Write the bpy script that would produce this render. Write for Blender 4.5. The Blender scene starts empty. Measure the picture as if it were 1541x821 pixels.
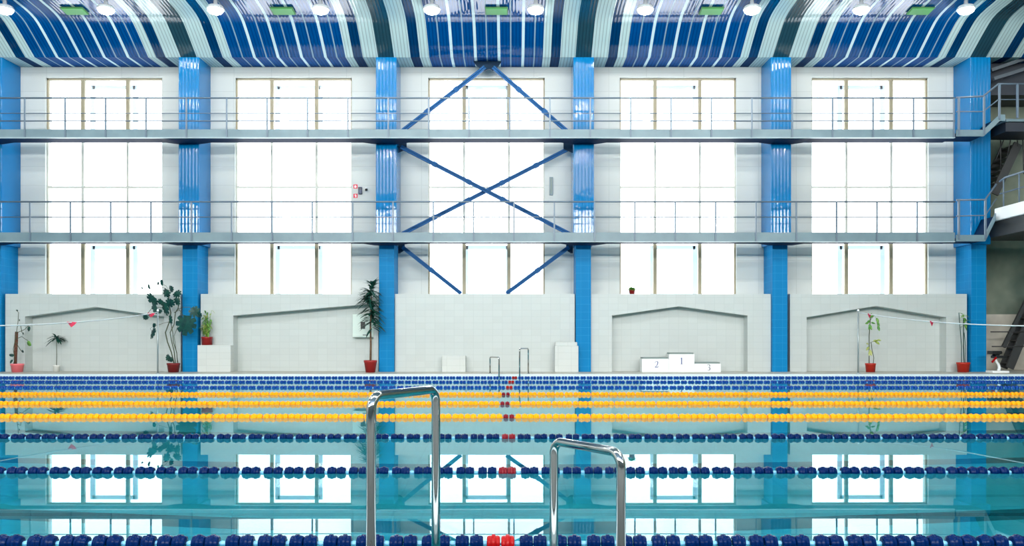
import bpy, bmesh, math, random
from mathutils import Vector, Matrix
random.seed(7)
C = bpy.context.scene.collection
PI = math.pi
F, CX, HY, CAMZ = 1321.0, 770.5, 510.0, 1.08      # focal length in pixels, axis column, horizon row, eye height

def X(px, d): return (px - CX) * d / F
def Z(y, d): return CAMZ + (HY - y) * d / F

# ------------------------------------------------------------------ helpers
class MB:
    def __init__(s): s.v = []; s.f = []; s.m = []; s.s = []
    def add(s, vs, fs, mi=0, sm=False):
        o = len(s.v); s.v += [tuple(p) for p in vs]
        for f in fs:
            s.f.append([i + o for i in f]); s.m.append(mi); s.s.append(sm)
        return s
    def box(s, x0, x1, y0, y1, z0, z1, mi=0):
        if x0 > x1: x0, x1 = x1, x0
        if y0 > y1: y0, y1 = y1, y0
        if z0 > z1: z0, z1 = z1, z0
        vs = [(x, y, z) for z in (z0, z1) for y in (y0, y1) for x in (x0, x1)]
        fs = [(0,2,3,1),(4,5,7,6),(0,1,5,4),(2,6,7,3),(0,4,6,2),(1,3,7,5)]
        return s.add(vs, fs, mi)
    def prism(s, pts, a, b, axis='y', mi=0):
        """polygon pts (2-d) swept along an axis from a to b; for y: pts are (x,z), for x: (y,z), for z: (x,y)"""
        n = len(pts)
        def mk(p, t):
            return (p[0], t, p[1]) if axis == 'y' else ((t, p[0], p[1]) if axis == 'x' else (p[0], p[1], t))
        vs = [mk(p, a) for p in pts] + [mk(p, b) for p in pts]
        fs = [list(range(n)), list(range(2*n-1, n-1, -1))]
        fs += [(i, i+n, (i+1) % n + n, (i+1) % n) for i in range(n)]
        return s.add(vs, fs, mi)
    def bar(s, p, q, w, h, mi=0, up=(0,0,1)):
        """rectangular bar from p to q, w across, h along the up side"""
        p, q = Vector(p), Vector(q); d = (q-p).normalized(); u = Vector(up)
        a = d.cross(u)
        if a.length < 1e-4: a = d.cross(Vector((1,0,0)))
        a.normalize(); b = a.cross(d).normalized()
        vs = [c + a*(w/2*i) + b*(h/2*j) for c in (p, q) for i, j in ((-1,-1),(1,-1),(1,1),(-1,1))]
        return s.add(vs, [(0,1,2,3),(7,6,5,4),(0,4,5,1),(1,5,6,2),(2,6,7,3),(3,7,4,0)], mi)
    def tube(s, pts, r, seg=10, mi=0, closed=False, sm=True):
        pts = [Vector(p) for p in pts]; n = len(pts)
        rs = r if isinstance(r, (list, tuple)) else [r]*n
        up = None; vs = []
        for i, p in enumerate(pts):
            if closed: t = pts[(i+1) % n] - pts[i-1]
            else: t = pts[min(i+1, n-1)] - pts[max(i-1, 0)]
            t.normalize()
            if up is None:
                up = t.orthogonal().normalized()
            else:
                up = up - t*up.dot(t)
                up = up.normalized() if up.length > 1e-5 else t.orthogonal().normalized()
            b = t.cross(up)
            for k in range(seg):
                a = 2*PI*k/seg
                vs.append(p + (up*math.cos(a) + b*math.sin(a))*rs[i])
        fs = []
        for i in range(n if closed else n-1):
            j = (i+1) % n
            for k in range(seg):
                l = (k+1) % seg
                fs.append((i*seg+k, i*seg+l, j*seg+l, j*seg+k))
        s.add(vs, fs, mi, sm)
        if not closed:
            o = len(s.v) - len(vs)
            s.f.append([o+k for k in range(seg)][::-1]); s.m.append(mi); s.s.append(False)
            s.f.append([o+(n-1)*seg+k for k in range(seg)]); s.m.append(mi); s.s.append(False)
        return s
    def lathe(s, prof, seg=24, c=(0,0,0), axis='z', mi=0, sm=True, mod=None):
        """prof: (radius, height)"""
        vs = []; c = Vector(c)
        for r, h in prof:
            for k in range(seg):
                a = 2*PI*k/seg; rr = r*(mod(a) if mod else 1)
                p = (rr*math.cos(a), rr*math.sin(a), h)
                if axis == 'x': p = (h, p[0], p[1])
                vs.append(c + Vector(p))
        fs = []
        for i in range(len(prof)-1):
            for k in range(seg):
                l = (k+1) % seg
                fs.append((i*seg+k, i*seg+l, (i+1)*seg+l, (i+1)*seg+k))
        s.add(vs, fs, mi, sm)
        o = len(s.v)-len(vs); e = o+(len(prof)-1)*seg
        s.f.append([o+k for k in range(seg)][::-1]); s.m.append(mi); s.s.append(False)
        s.f.append([e+k for k in range(seg)]); s.m.append(mi); s.s.append(False)
        return s
    def mesh(s, name, mats, fix=True):
        me = bpy.data.meshes.new(name); me.from_pydata(s.v, [], s.f)
        for m in (mats if isinstance(mats, (list, tuple)) else [mats]): me.materials.append(m)
        me.polygons.foreach_set('material_index', s.m); me.polygons.foreach_set('use_smooth', s.s)
        if fix:
            bm = bmesh.new(); bm.from_mesh(me); bmesh.ops.recalc_face_normals(bm, faces=bm.faces); bm.to_mesh(me); bm.free()
        me.update(); return me
    def build(s, name, mats, parent=None, fix=True, bevel=0):
        o = bpy.data.objects.new(name, s.mesh(name, mats, fix)); C.objects.link(o)
        if parent is not None: o.parent = parent
        if bevel:
            b = o.modifiers.new('bevel', 'BEVEL'); b.width = bevel; b.segments = 2; b.limit_method = 'ANGLE'
        return o

def tag(o, label=None, cat=None, group=None, kind=None):
    if label: o['label'] = label
    if cat: o['category'] = cat
    if group: o['group'] = group
    if kind: o['kind'] = kind
    return o
def empty(name, loc=(0,0,0), label=None, cat=None, group=None, kind=None):
    o = bpy.data.objects.new(name, None); C.objects.link(o); o.location = loc; o.empty_display_size = .1
    return tag(o, label, cat, group, kind)
def struct(o, label, cat): return tag(o, label, cat, None, 'structure')
def shift(mb, loc):
    l = Vector(loc); mb.v = [tuple(Vector(v) - l) for v in mb.v]; return mb

# ------------------------------------------------------------------ materials
def lin(c):
    return tuple(((x/255)/12.92 if x/255 <= .04045 else ((x/255+.055)/1.055)**2.4) for x in c)
def mat(name, rgb, rough=.5, metal=0, spec=.5, emit=None, es=0):
    m = bpy.data.materials.new(name); m.use_nodes = True
    b = m.node_tree.nodes['Principled BSDF']
    b.inputs['Base Color'].default_value = (*lin(rgb), 1)
    b.inputs['Roughness'].default_value = rough; b.inputs['Metallic'].default_value = metal
    b.inputs['Specular IOR Level'].default_value = spec
    if emit: b.inputs['Emission Color'].default_value = (*emit, 1); b.inputs['Emission Strength'].default_value = es
    return m
def N(m, t, **kw):
    n = m.node_tree.nodes.new(t)
    for k, v in kw.items(): setattr(n, k, v)
    return n
def L(m, a, b): m.node_tree.links.new(a, b)
def bsdf(m): return m.node_tree.nodes['Principled BSDF']
def ribs(m, pitch, strength, axis=0, dist=.02):
    tc = N(m, 'ShaderNodeTexCoord'); sp = N(m, 'ShaderNodeSeparateXYZ'); L(m, tc.outputs['Object'], sp.inputs[0])
    mu = N(m, 'ShaderNodeMath', operation='MULTIPLY'); mu.inputs[1].default_value = 2*PI/pitch; L(m, sp.outputs[axis], mu.inputs[0])
    si = N(m, 'ShaderNodeMath', operation='SINE'); L(m, mu.outputs[0], si.inputs[0])
    nz = N(m, 'ShaderNodeTexNoise'); nz.inputs['Scale'].default_value = 3; L(m, tc.outputs['Object'], nz.inputs['Vector'])
    ad = N(m, 'ShaderNodeMath', operation='ADD'); L(m, si.outputs[0], ad.inputs[0]); L(m, nz.outputs['Fac'], ad.inputs[1])
    bu = N(m, 'ShaderNodeBump'); bu.inputs['Strength'].default_value = strength; bu.inputs['Distance'].default_value = dist
    L(m, ad.outputs[0], bu.inputs['Height']); L(m, bu.outputs[0], bsdf(m).inputs['Normal'])
    return m
def tiles(m, rgb, rgb2, size=.2, grout=.006, ratio=1.0, swap=True, bump=.15, var=.5):
    """tile grid on vertical faces: u = x + y, v = z; on floors use swap=False"""
    tc = N(m, 'ShaderNodeTexCoord'); sp = N(m, 'ShaderNodeSeparateXYZ'); L(m, tc.outputs['Object'], sp.inputs[0])
    co = N(m, 'ShaderNodeCombineXYZ')
    if swap:
        a = N(m, 'ShaderNodeMath', operation='ADD'); L(m, sp.outputs[0], a.inputs[0]); L(m, sp.outputs[1], a.inputs[1])
        L(m, a.outputs[0], co.inputs[0]); L(m, sp.outputs[2], co.inputs[1])
    else:
        L(m, sp.outputs[0], co.inputs[0]); L(m, sp.outputs[1], co.inputs[1])
    br = N(m, 'ShaderNodeTexBrick'); br.offset = 0; br.squash = 1
    br.inputs['Scale'].default_value = 1; br.inputs['Brick Width'].default_value = size; br.inputs['Row Height'].default_value = size*ratio
    br.inputs['Mortar Size'].default_value = grout; br.inputs['Mortar Smooth'].default_value = .3
    c = lin(rgb); br.inputs['Color1'].default_value = (*c, 1); br.inputs['Color2'].default_value = (*[x*(1-.08*var) for x in c], 1)
    br.inputs['Mortar'].default_value = (*lin(rgb2), 1)
    L(m, co.outputs[0], br.inputs['Vector']); L(m, br.outputs['Color'], bsdf(m).inputs['Base Color'])
    if bump:
        bu = N(m, 'ShaderNodeBump'); bu.inputs['Strength'].default_value = bump; bu.inputs['Distance'].default_value = .004; bu.invert = True
        L(m, br.outputs['Fac'], bu.inputs['Height']); L(m, bu.outputs[0], bsdf(m).inputs['Normal'])
    return m
def mottle(m, a, b, scale=4, detail=4, lo=.35, hi=.65):
    tc = N(m, 'ShaderNodeTexCoord'); nz = N(m, 'ShaderNodeTexNoise'); nz.inputs['Scale'].default_value = scale; nz.inputs['Detail'].default_value = detail
    L(m, tc.outputs['Object'], nz.inputs['Vector'])
    cr = N(m, 'ShaderNodeValToRGB'); cr.color_ramp.elements[0].position = lo; cr.color_ramp.elements[1].position = hi
    cr.color_ramp.elements[0].color = (*lin(a), 1); cr.color_ramp.elements[1].color = (*lin(b), 1)
    L(m, nz.outputs['Fac'], cr.inputs[0]); L(m, cr.outputs[0], bsdf(m).inputs['Base Color']); return m

M = {}
M['near'] = tiles(mat('grey_tile', (96,112,118), .5), (98,114,120), (84,98,104), .6, .01, .5)
M['wall'] = tiles(mat('wall_paint', (226,232,232), .55), (204,209,206), (190,196,193), 1.2, .012, .5)
M['tile'] = tiles(mat('white_tile', (228,234,232), .35), (203,210,208), (191,199,197), .3, .006, .66)
M['block'] = tiles(mat('block_tile', (236,240,236), .35), (208,213,210), (194,200,197), .4, .006, .5)
M['bluetile'] = tiles(mat('blue_tile', (6,136,204), .45, spec=.12), (6,130,192), (44,154,206), .24, .004, 1)
M['blueclad'] = ribs(mat('blue_cladding', (4,118,180), .05, spec=.3), .105, .3, 0, .012)
M['c_light'] = ribs(mat('ceiling_light_panel', (192,216,217), .05, spec=.7), .1, .07)
M['c_blue'] = ribs(mat('ceiling_blue_panel', (0,72,136), .04, spec=.6), .1, .07)
M['c_navy'] = ribs(mat('ceiling_navy_panel', (2,56,100), .05, spec=.5), .1, .07)
M['c_grey'] = ribs(mat('ceiling_grey_panel', (36,72,86), .08, spec=.5), .1, .07)
def groove_shade(m, pitch):  # shade between the ribs painted into the base colour as darker stripes
    c = bsdf(m).inputs['Base Color'].default_value[:3]
    tc = N(m, 'ShaderNodeTexCoord'); sp = N(m, 'ShaderNodeSeparateXYZ'); L(m, tc.outputs['Object'], sp.inputs[0])
    mu = N(m, 'ShaderNodeMath', operation='MULTIPLY'); mu.inputs[1].default_value = 2*PI/pitch; L(m, sp.outputs[0], mu.inputs[0])
    si = N(m, 'ShaderNodeMath', operation='SINE'); L(m, mu.outputs[0], si.inputs[0])
    cr = N(m, 'ShaderNodeValToRGB'); cr.color_ramp.elements[0].position = .55; cr.color_ramp.elements[1].position = .95
    cr.color_ramp.elements[0].color = (*c, 1); cr.color_ramp.elements[1].color = (*[x*.62 for x in c], 1)
    L(m, si.outputs[0], cr.inputs[0]); L(m, cr.outputs[0], bsdf(m).inputs['Base Color'])
for k_ in ('c_light', 'c_blue', 'c_navy', 'c_grey'): groove_shade(M[k_], .1)
M['c_white'] = mat('ceiling_white_strip', (200,224,230), .2)
M['c_line'] = mat('ceiling_grey_strip', (130,160,178), .25)
for k_ in ('c_light', 'c_blue', 'c_navy', 'c_grey', 'c_white', 'c_line'):        # perforated matt soffit boards
    M['s'+k_] = M[k_].copy(); M['s'+k_].name = 'soffit_' + M[k_].name
    bsdf(M['s'+k_]).inputs['Roughness'].default_value = .6; bsdf(M['s'+k_]).inputs['Specular IOR Level'].default_value = .05
M['fascia'] = mottle(mat('grey_paint', (150,172,180), .4), (108,132,142), (120,144,153), 1.5)
M['soffit'] = mat('soffit_shade_navy', (2,34,66), .6, spec=.05)  # unlit underside of the walkways put into the colour as dark navy
M['rail'] = mat('railing_paint', (100,118,134), .4, .1)
M['flange'] = mat('flange_highlight', (184,200,204), .4)  # highlight along the lower edge put into the flange colour
M['steelblue'] = mat('brace_paint', (22,84,140), .5, spec=.15)
M['gusset'] = mat('gusset_paint', (10,40,64), .5, spec=.1)
M['frame'] = mat('window_frame_tan', (150,142,118), .5)
M['frame_l'] = mat('window_frame_pale', (196,198,190), .5)
M['frame_w'] = mat('window_frame_white', (240,244,246), .5)
_t = N(M['frame_w'], 'ShaderNodeBsdfTranslucent'); _t.inputs[0].default_value = (.56,.68,.78,1); _m = N(M['frame_w'], 'ShaderNodeMixShader'); _m.inputs[0].default_value = .45
L(M['frame_w'], bsdf(M['frame_w']).outputs[0], _m.inputs[1]); L(M['frame_w'], _t.outputs[0], _m.inputs[2]); L(M['frame_w'], _m.outputs[0], M['frame_w'].node_tree.nodes['Material Output'].inputs[0])
M['deck'] = tiles(mat('deck_tile', (204,204,192), .45), (186,184,172), (160,160,150), .3, .008, 1, False)
M['dark_deck'] = tiles(mat('dark_deck_tile', (74,82,84), .6), (76,84,86), (62,70,72), .2, .006, 1, False)
M['coping'] = mat('coping_tile', (214,232,238), .3)
M['grate'] = mat('gutter_grate', (90,108,118), .5)
M['pool'] = tiles(mat('pool_tile', (120,214,222), .4), (120,216,224), (104,200,212), .3, .01, 1, False, 0)
M['poolw'] = tiles(mat('pool_wall_tile', (70,190,200), .4), (60,180,205), (50,160,190), .3, .01, 1, True, 0)
M['lane'] = mat('lane_line_tile', (2,14,28), .5, spec=.1)
M['chrome'] = mat('polished_steel', (186,188,186), .09, 1)
M['navy'] = mat('navy_plastic', (0,27,74), .22, spec=.08)
M['blue'] = mat('blue_plastic', (0,62,146), .35, spec=.2)
M['yellow'] = mat('yellow_plastic', (255,160,4), .45, spec=.15)
M['red'] = mat('red_plastic', (156,6,10), .3, spec=.2)
M['darkred'] = mat('dark_red_plastic', (112,4,24), .35, spec=.2)
M['cable'] = mat('rope_sleeve', (70,150,215), .4)
M['pale'] = mat('pale_sleeve', (120,186,226), .4)
M['ycable'] = mat('rope_sleeve_orange', (240,150,60), .4)
M['pot_pink'] = mat('pink_pot', (240,120,128), .4)
M['pot_red'] = mat('red_pot', (150,22,20), .4)
M['pot_dark'] = mat('dark_red_pot', (118,20,24), .4)
M['pot_bright'] = mat('brick_red_pot', (176,36,18), .4)
M['pot_white'] = mat('white_pot', (238,240,236), .4)
M['soil'] = mat('soil', (50,38,30), .9)
M['bark'] = mottle(mat('bark', (96,70,52), .8), (84,58,42), (120,92,66), 12)
M['vine'] = mat('vine_stem', (74,84,62), .7)
M['moss'] = mottle(mat('coir_pole', (92,58,44), .9), (84,44,36), (110,76,58), 20)
M['leaf_d'] = mottle(mat('dark_leaf', (16,62,60), .35), (10,50,52), (24,78,66), 9)
M['leaf_p'] = mottle(mat('palm_leaf', (14,64,58), .4), (10,52,52), (24,84,62), 9)
M['leaf_g'] = mottle(mat('green_leaf', (90,150,60), .4), (64,132,52), (130,178,78), 9)
M['leaf_y'] = mottle(mat('yellow_leaf', (160,176,90), .4), (140,164,70), (186,190,116), 9)
M['silver'] = mat('pole_metal', (170,182,184), .35, .6)
M['flagrope'] = mat('white_cord', (226,234,236), .6)
M['pink'] = mat('pink_flag', (216,46,84), .6)
M['white'] = mat('white_paint', (240,243,243), .4)
M['greyside'] = mat('grey_tread', (120,136,134), .5)
M['ink'] = mat('number_ink', (36,60,140), .5)
M['ink3'] = mat('number_ink_faded', (70,80,110), .5)
M['black'] = mat('black_plastic', (14,16,20), .4)
M['cab'] = mat('cabinet_paint', (224,240,232), .4)
M['signred'] = mat('sign_red', (224,38,74), .5)
M['navybox'] = mat('dark_blue_box', (20,52,92), .4)
M['greypanel'] = mat('grey_panel', (120,140,152), .4)
M['mural'] = mottle(mat('green_grey_wall', (110,124,112), .7), (88,104,94), (136,146,130), .8, 3)
M['beige'] = mottle(mat('beige_wall', (190,184,174), .7), (178,172,162), (214,208,196), 1.2, 3)
M['darksteel'] = mat('dark_steel', (52,54,56), .5)
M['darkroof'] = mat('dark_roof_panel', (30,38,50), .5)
M['roofbeam'] = mat('roof_beam', (74,84,92), .5)
M['lampbody'] = mat('lamp_housing', (210,216,218), .4)
M['lamp'] = mat('lamp_diffuser', (255,255,255), .4, emit=(1, .99, .95), es=100)
M['lamp_high'] = mat('lamp_diffuser_high', (255,255,255), .4, emit=(1, .97, .89), es=330)
M['green'] = mat('green_panel', (86,172,92), .5)
M['greenedge'] = mat('green_panel_edge', (64,120,70), .5)

# glass
g = bpy.data.materials.new('window_glass'); g.use_nodes = True; nt = g.node_tree; nt.nodes.clear()
o_ = nt.nodes.new('ShaderNodeOutputMaterial'); t_ = nt.nodes.new('ShaderNodeBsdfTransparent'); gl = nt.nodes.new('ShaderNodeBsdfGlossy'); gl.inputs['Roughness'].default_value = .02
t_.inputs['Color'].default_value = (.97,.985,1,1)
mx = nt.nodes.new('ShaderNodeMixShader'); mx.inputs[0].default_value = .05
nt.links.new(t_.outputs[0], mx.inputs[1]); nt.links.new(gl.outputs[0], mx.inputs[2]); nt.links.new(mx.outputs[0], o_.inputs[0])
M['glass'] = g
# water: fresnel reflection over a mix of clear refraction and cloudy turquoise
w = bpy.data.materials.new('pool_water'); w.use_nodes = True; nt = w.node_tree; nt.nodes.clear()
o_ = nt.nodes.new('ShaderNodeOutputMaterial'); gl = nt.nodes.new('ShaderNodeBsdfGlossy'); gl.inputs['Roughness'].default_value = .0
gl.inputs['Color'].default_value = (.76,.97,1,1)
rf = nt.nodes.new('ShaderNodeBsdfRefraction'); rf.inputs['IOR'].default_value = 1.33; rf.inputs['Color'].default_value = (.42,.96,1,1); rf.inputs['Roughness'].default_value = 0
df = nt.nodes.new('ShaderNodeBsdfDiffuse'); df.inputs['Color'].default_value = (.004,.3,.38,1)
fr = nt.nodes.new('ShaderNodeFresnel'); fr.inputs['IOR'].default_value = 1.23
m1 = nt.nodes.new('ShaderNodeMixShader'); m1.inputs[0].default_value = .1
m2 = nt.nodes.new('ShaderNodeMixShader')
tc = nt.nodes.new('ShaderNodeTexCoord'); nz = nt.nodes.new('ShaderNodeTexNoise'); nz.inputs['Scale'].default_value = .5; nz.inputs['Detail'].default_value = 1
bu = nt.nodes.new('ShaderNodeBump'); bu.inputs['Strength'].default_value = .02; bu.inputs['Distance'].default_value = .05
nt.links.new(tc.outputs['Object'], nz.inputs['Vector']); nt.links.new(nz.outputs['Fac'], bu.inputs['Height'])
for n_ in (gl, rf, fr): nt.links.new(bu.outputs[0], n_.inputs['Normal'])
tr = nt.nodes.new('ShaderNodeBsdfTransparent'); tr.inputs['Color'].default_value = (.5,.95,1,1)
m0 = nt.nodes.new('ShaderNodeMixShader'); m0.inputs[0].default_value = .3
nt.links.new(rf.outputs[0], m0.inputs[1]); nt.links.new(tr.outputs[0], m0.inputs[2])
nt.links.new(m0.outputs[0], m1.inputs[1]); nt.links.new(df.outputs[0], m1.inputs[2])
nt.links.new(fr.outputs[0], m2.inputs[0]); nt.links.new(m1.outputs[0], m2.inputs[1]); nt.links.new(gl.outputs[0], m2.inputs[2]); nt.links.new(m2.outputs[0], o_.inputs[0])
M['water'] = w

# ------------------------------------------------------------------ room layout (metres; y runs away from the camera)
WALL, LEDGE, COLF, LOWF = 28.1, 27.3, 27.05, 27.15
BAL0, BAL1 = 26.3, 27.06
DECK, WATER = .07, -.012
POOL0, POOL1, POOLX = 4.18, 25.2, 21.0
ROOMX0, ROOMX1, BACK = -22.0, 22.0, -8.0
SOFF = 9.79
COLS = [-16.04, -9.96, -3.88, 2.21, 8.29, 14.44]
WINS = [-13.07, -7.0, -.819, 5.318, 11.465]
ROWS = [(2.45, 4.2), (4.45, 7.47), (7.74, 9.45)]

# far wall with fifteen window openings (one closed shell)
def pierced_wall(x0, x1, z0, z1, y0, y1, holes):
    xs = sorted({x0, x1, *[h[0] for h in holes], *[h[1] for h in holes]}); zs = sorted({z0, z1, *[h[2] for h in holes], *[h[3] for h in holes]})
    def solid(i, j):
        if i < 0 or j < 0 or i >= len(xs)-1 or j >= len(zs)-1: return False
        cx, cz = (xs[i]+xs[i+1])/2, (zs[j]+zs[j+1])/2
        return not any(a < cx < b and c < cz < d for a, b, c, d in holes)
    mb = MB(); nx, nz_ = len(xs), len(zs)
    vs = [(x, y, z) for y in (y0, y1) for z in zs for x in xs]
    def id_(i, j, k): return k*nx*nz_ + j*nx + i
    fs = []
    for i in range(nx-1):
        for j in range(nz_-1):
            if not solid(i, j): continue
            q = [(i,j),(i+1,j),(i+1,j+1),(i,j+1)]
            fs.append([id_(a,b,0) for a,b in q]); fs.append([id_(a,b,1) for a,b in q][::-1])
            for (a, b), (ni, nj) in zip(((q[0],q[1]),(q[1],q[2]),(q[2],q[3]),(q[3],q[0])), ((i,j-1),(i+1,j),(i,j+1),(i-1,j))):
                if not solid(ni, nj): fs.append([id_(*a,0), id_(*a,1), id_(*b,1), id_(*b,0)])
    mb.add(vs, fs); return mb
holes = [(c-1.87, c+1.87, a, b) for c in WINS for a, b in ROWS]
struct(pierced_wall(ROOMX0, 14.75, DECK-.3, 10.9, WALL, WALL+.4, holes).build('wall_far', M['wall'], fix=False), 'pale painted window wall across the pool, pierced by three rows of windows', 'wall')
# recessed wall past the last column, green-grey above beige
mb = MB(); mb.box(14.75, ROOMX1, 29.0, 29.3, 1.9, 10.9, 0); mb.box(14.75, ROOMX1, 28.99, 29.3, DECK-.3, 1.9, 1)
mb.box(14.45, 14.75, WALL+.4, 29.3, DECK-.3, 10.9, 0)
struct(mb.build('wall_recess', [M['mural'], M['beige']]), 'dim green-grey recessed wall behind the diving platforms, beige near the floor', 'wall')

# near, left and right walls (behind and beside the camera)
nholes = [(c-2.4, c+2.4, 8.0, 10.2) for c in (-15, -9, -3, 3, 9, 15)]
struct(pierced_wall(ROOMX0, ROOMX1, DECK-.3, 11.2, BACK-.4, BACK, nholes).build('wall_near', M['near'], fix=False), 'grey wall with high windows on the camera side of the hall', 'wall')
struct(MB().box(ROOMX0-.3, ROOMX0, BACK-.4, WALL+.4, DECK-.3, 10.9).build('wall_left', M['wall']), 'plain pale end wall of the hall, left of the lane ropes', 'wall')
struct(MB().box(ROOMX1, ROOMX1+.3, BACK-.4, 29.3, DECK-.3, 10.9).build('wall_right', M['mural']), 'green-grey end wall of the hall beyond the diving platforms', 'wall')

# floor (deck round the pool), coping, basin, water
mb = MB()
mb.box(ROOMX0, ROOMX1, POOL1+.36, 29.3, -.3, DECK)
mb.box(ROOMX0, -POOLX, POOL0-.3, POOL1+.36, -.3, DECK); mb.box(POOLX, ROOMX1, POOL0-.3, POOL1+.36, -.3, DECK)
struct(mb.build('floor', M['deck']), 'beige tiled pool deck running round the water', 'floor')
mb = MB()
for s, y in ((1, POOL1), (-1, POOL0)):
    pts = [(y, -.32), (y, DECK-.03), (y+s*.03, DECK), (y+s*.22, DECK), (y+s*.22, -.32)]
    mb.prism(pts, -POOLX, POOLX, 'x', 0)
    mb.box(-POOLX, POOLX, y+s*.22, y+s*.36, -.32, DECK-.015, 1) if s > 0 else mb.box(-POOLX, POOLX, y-.30, y-.22, -.32, DECK-.015, 1)
struct(mb.build('trim_1', [M['coping'], M['grate']]), 'pale tiled pool edge with a dark gutter grate along both long sides', 'pool edge')
mb = MB(); PD = -3.1
vs = [(-POOLX,POOL0,-.3),(POOLX,POOL0,-.3),(POOLX,POOL1,-.3),(-POOLX,POOL1,-.3),(-POOLX,POOL0,PD),(POOLX,POOL0,PD),(POOLX,POOL1,PD),(-POOLX,POOL1,PD)]
mb.add(vs, [(4,5,6,7)], 0); mb.add(vs, [(0,1,5,4),(1,2,6,5),(2,3,7,6),(3,0,4,7)], 1)
basin = struct(mb.build('floor_basin', [M['pool'], M['poolw']], fix=False), 'turquoise tiled basin of the swimming pool under the water', 'pool')
for k in range(8):
    y = 4.68 + 1.25 + 2.5*k
    MB().box(-POOLX+2, POOLX-2, y-.17, y+.17, PD, PD+.006).build('lane_line', M['lane'], basin)
wm = MB().add([(-POOLX,POOL0,WATER),(POOLX,POOL0,WATER),(POOLX,POOL1,WATER),(-POOLX,POOL1,WATER)], [(0,1,2,3)]).build('water', M['water'], fix=False)
tag(wm, 'still turquoise pool water mirroring the windows between the lane ropes', 'water', kind='stuff')

struct(MB().box(ROOMX0, ROOMX1, BACK, POOL0-.3, -.3, DECK).build('floor_near', M['dark_deck']), 'dark non-slip tiled deck on the camera side of the pool', 'floor')
# ceiling: flat soffit at the wall, concave cove, then the long flat, in coloured strips across x
prof = [(29.3, SOFF+.02), (COLF, SOFF-.03), (26.6, 10.04), (26.35, 10.195), (26.12, 10.33), (25.95, 10.425), (25.78, 10.495), (25.55, 10.55), (25.25, 10.588), (24.95, 10.605), (24.2, 10.67), (23.5, 10.72), (21, 11.1), (18, 11.7), (14, 12.3), (8, 12.5), (2, 12.2), (-4, 11.4), (BACK, 10.9)]
strips = []
for k in range(-2, 7):
    c = -16.04 + 6.08*k
    s_ = 27.05/F
    seq = [(-12,12,'c_grey'),(12,37,'c_light'),(37,51,'c_navy'),(51,65,'c_light')]
    cur = 65
    marks = sorted([(99,2.1,'c_white'),(134.6,2.1,'c_white'),(170,2.1,'c_white'),(206,2.1,'c_white'),(81,1,'c_line'),(117,1,'c_line'),(152,1,'c_line'),(187.6,1,'c_line'),(223,1,'c_line')])
    for p, h, mm in marks:
        seq.append((cur, p-h, 'c_blue')); seq.append((p-h, p+h, mm)); cur = p+h
    seq += [(cur,236,'c_blue'),(236,248,'c_light'),(248,262,'c_navy'),(262,285,'c_light')]
    for a, b, mm in seq: strips.append((c+a*s_*6.08/(297*s_), c+b*s_*6.08/(297*s_), mm))
cm = ['c_light','c_blue','c_navy','c_grey','c_white','c_line']
mb = MB()
for a, b, mm in strips:
    if b < ROOMX0-.3 or a > ROOMX1+.3: continue
    vs = [(x, y, z) for y, z in prof for x in (a, b)]
    mb.add(vs, [(2*i, 2*i+1, 2*i+3, 2*i+2) for i in range(1, len(prof)-1)], cm.index(mm), True)
    mb.add(vs[:4], [(0, 1, 3, 2)], cm.index(mm)+6, False)
bm_me = mb.build('ceiling', [M[k] for k in cm] + [M['s'+k] for k in cm], fix=False)
# weld neighbouring strips into one sheet
bm = bmesh.new(); bm.from_mesh(bm_me.data); bmesh.ops.remove_doubles(bm, verts=bm.verts, dist=.004); bmesh.ops.recalc_face_normals(bm, faces=bm.faces)
for e in bm.edges:
    if all(abs(v.co.y-COLF) < .01 for v in e.verts): e.smooth = False
bm.to_mesh(bm_me.data); bm.free()
struct(bm_me, 'curved glossy ribbed ceiling in blue, white and grey stripes', 'ceiling')

# ------------------------------------------------------------------ windows
wn = 0
place = ['in the first bay from the pink pot', 'above the tall palm and wall cabinet', 'behind the crossed steel braces', 'above the winners podium', 'in the bay next to the diving platforms']
rowname = ['lower window', 'tall middle window', 'upper window']
for bi, c in enumerate(WINS):
    for ri, (a, b) in enumerate(ROWS):
        wn += 1
        fm = M['frame_l'] if ri == 1 else M['frame']
        mb = MB(); y0, y1 = WALL+.1, WALL+.18; t = .045 if ri == 1 else .05
        x0, x1 = c-1.87, c+1.87
        mb.box(x0, x1, y0, y1, a, a+t); mb.box(x0, x1, y0, y1, b-t, b); mb.box(x0, x0+t, y0, y1, a, b); mb.box(x1-t, x1, y0, y1, a, b)
        mw = .035 if ri == 1 else .055
        for s in (-.72, .72): mb.box(c+s-mw, c+s+mw, y0-.01, y1+.01, a, b)
        if ri == 1: mb.box(x0, x1, y0-.005, y1+.005, 5.93, 5.99)
        o = struct(mb.build('window_%d' % wn, fm), 'bright three-pane %s %s' % (rowname[ri], place[bi]), 'window')
        MB().box(x0+.01, x1-.01, y0+.035, y0+.043, a+.01, b-.01).build('pane', M['glass'], o)
        if ri != 1:                       # second casement on the outer face of the wall
            mb = MB(); q0, q1 = WALL+.72, WALL+.78
            for s in (-.7, .7): mb.box(c+s-.075, c+s+.075, q0, q1, a+.05, b-.05)
            mb.box(c-.7, c+.7, q0, q1, b-.17, b-.05); mb.box(c-.7, c+.7, q0, q1, a+.05, a+.12)
            mb.build('outer_frame', M['frame_w'], o)

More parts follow.
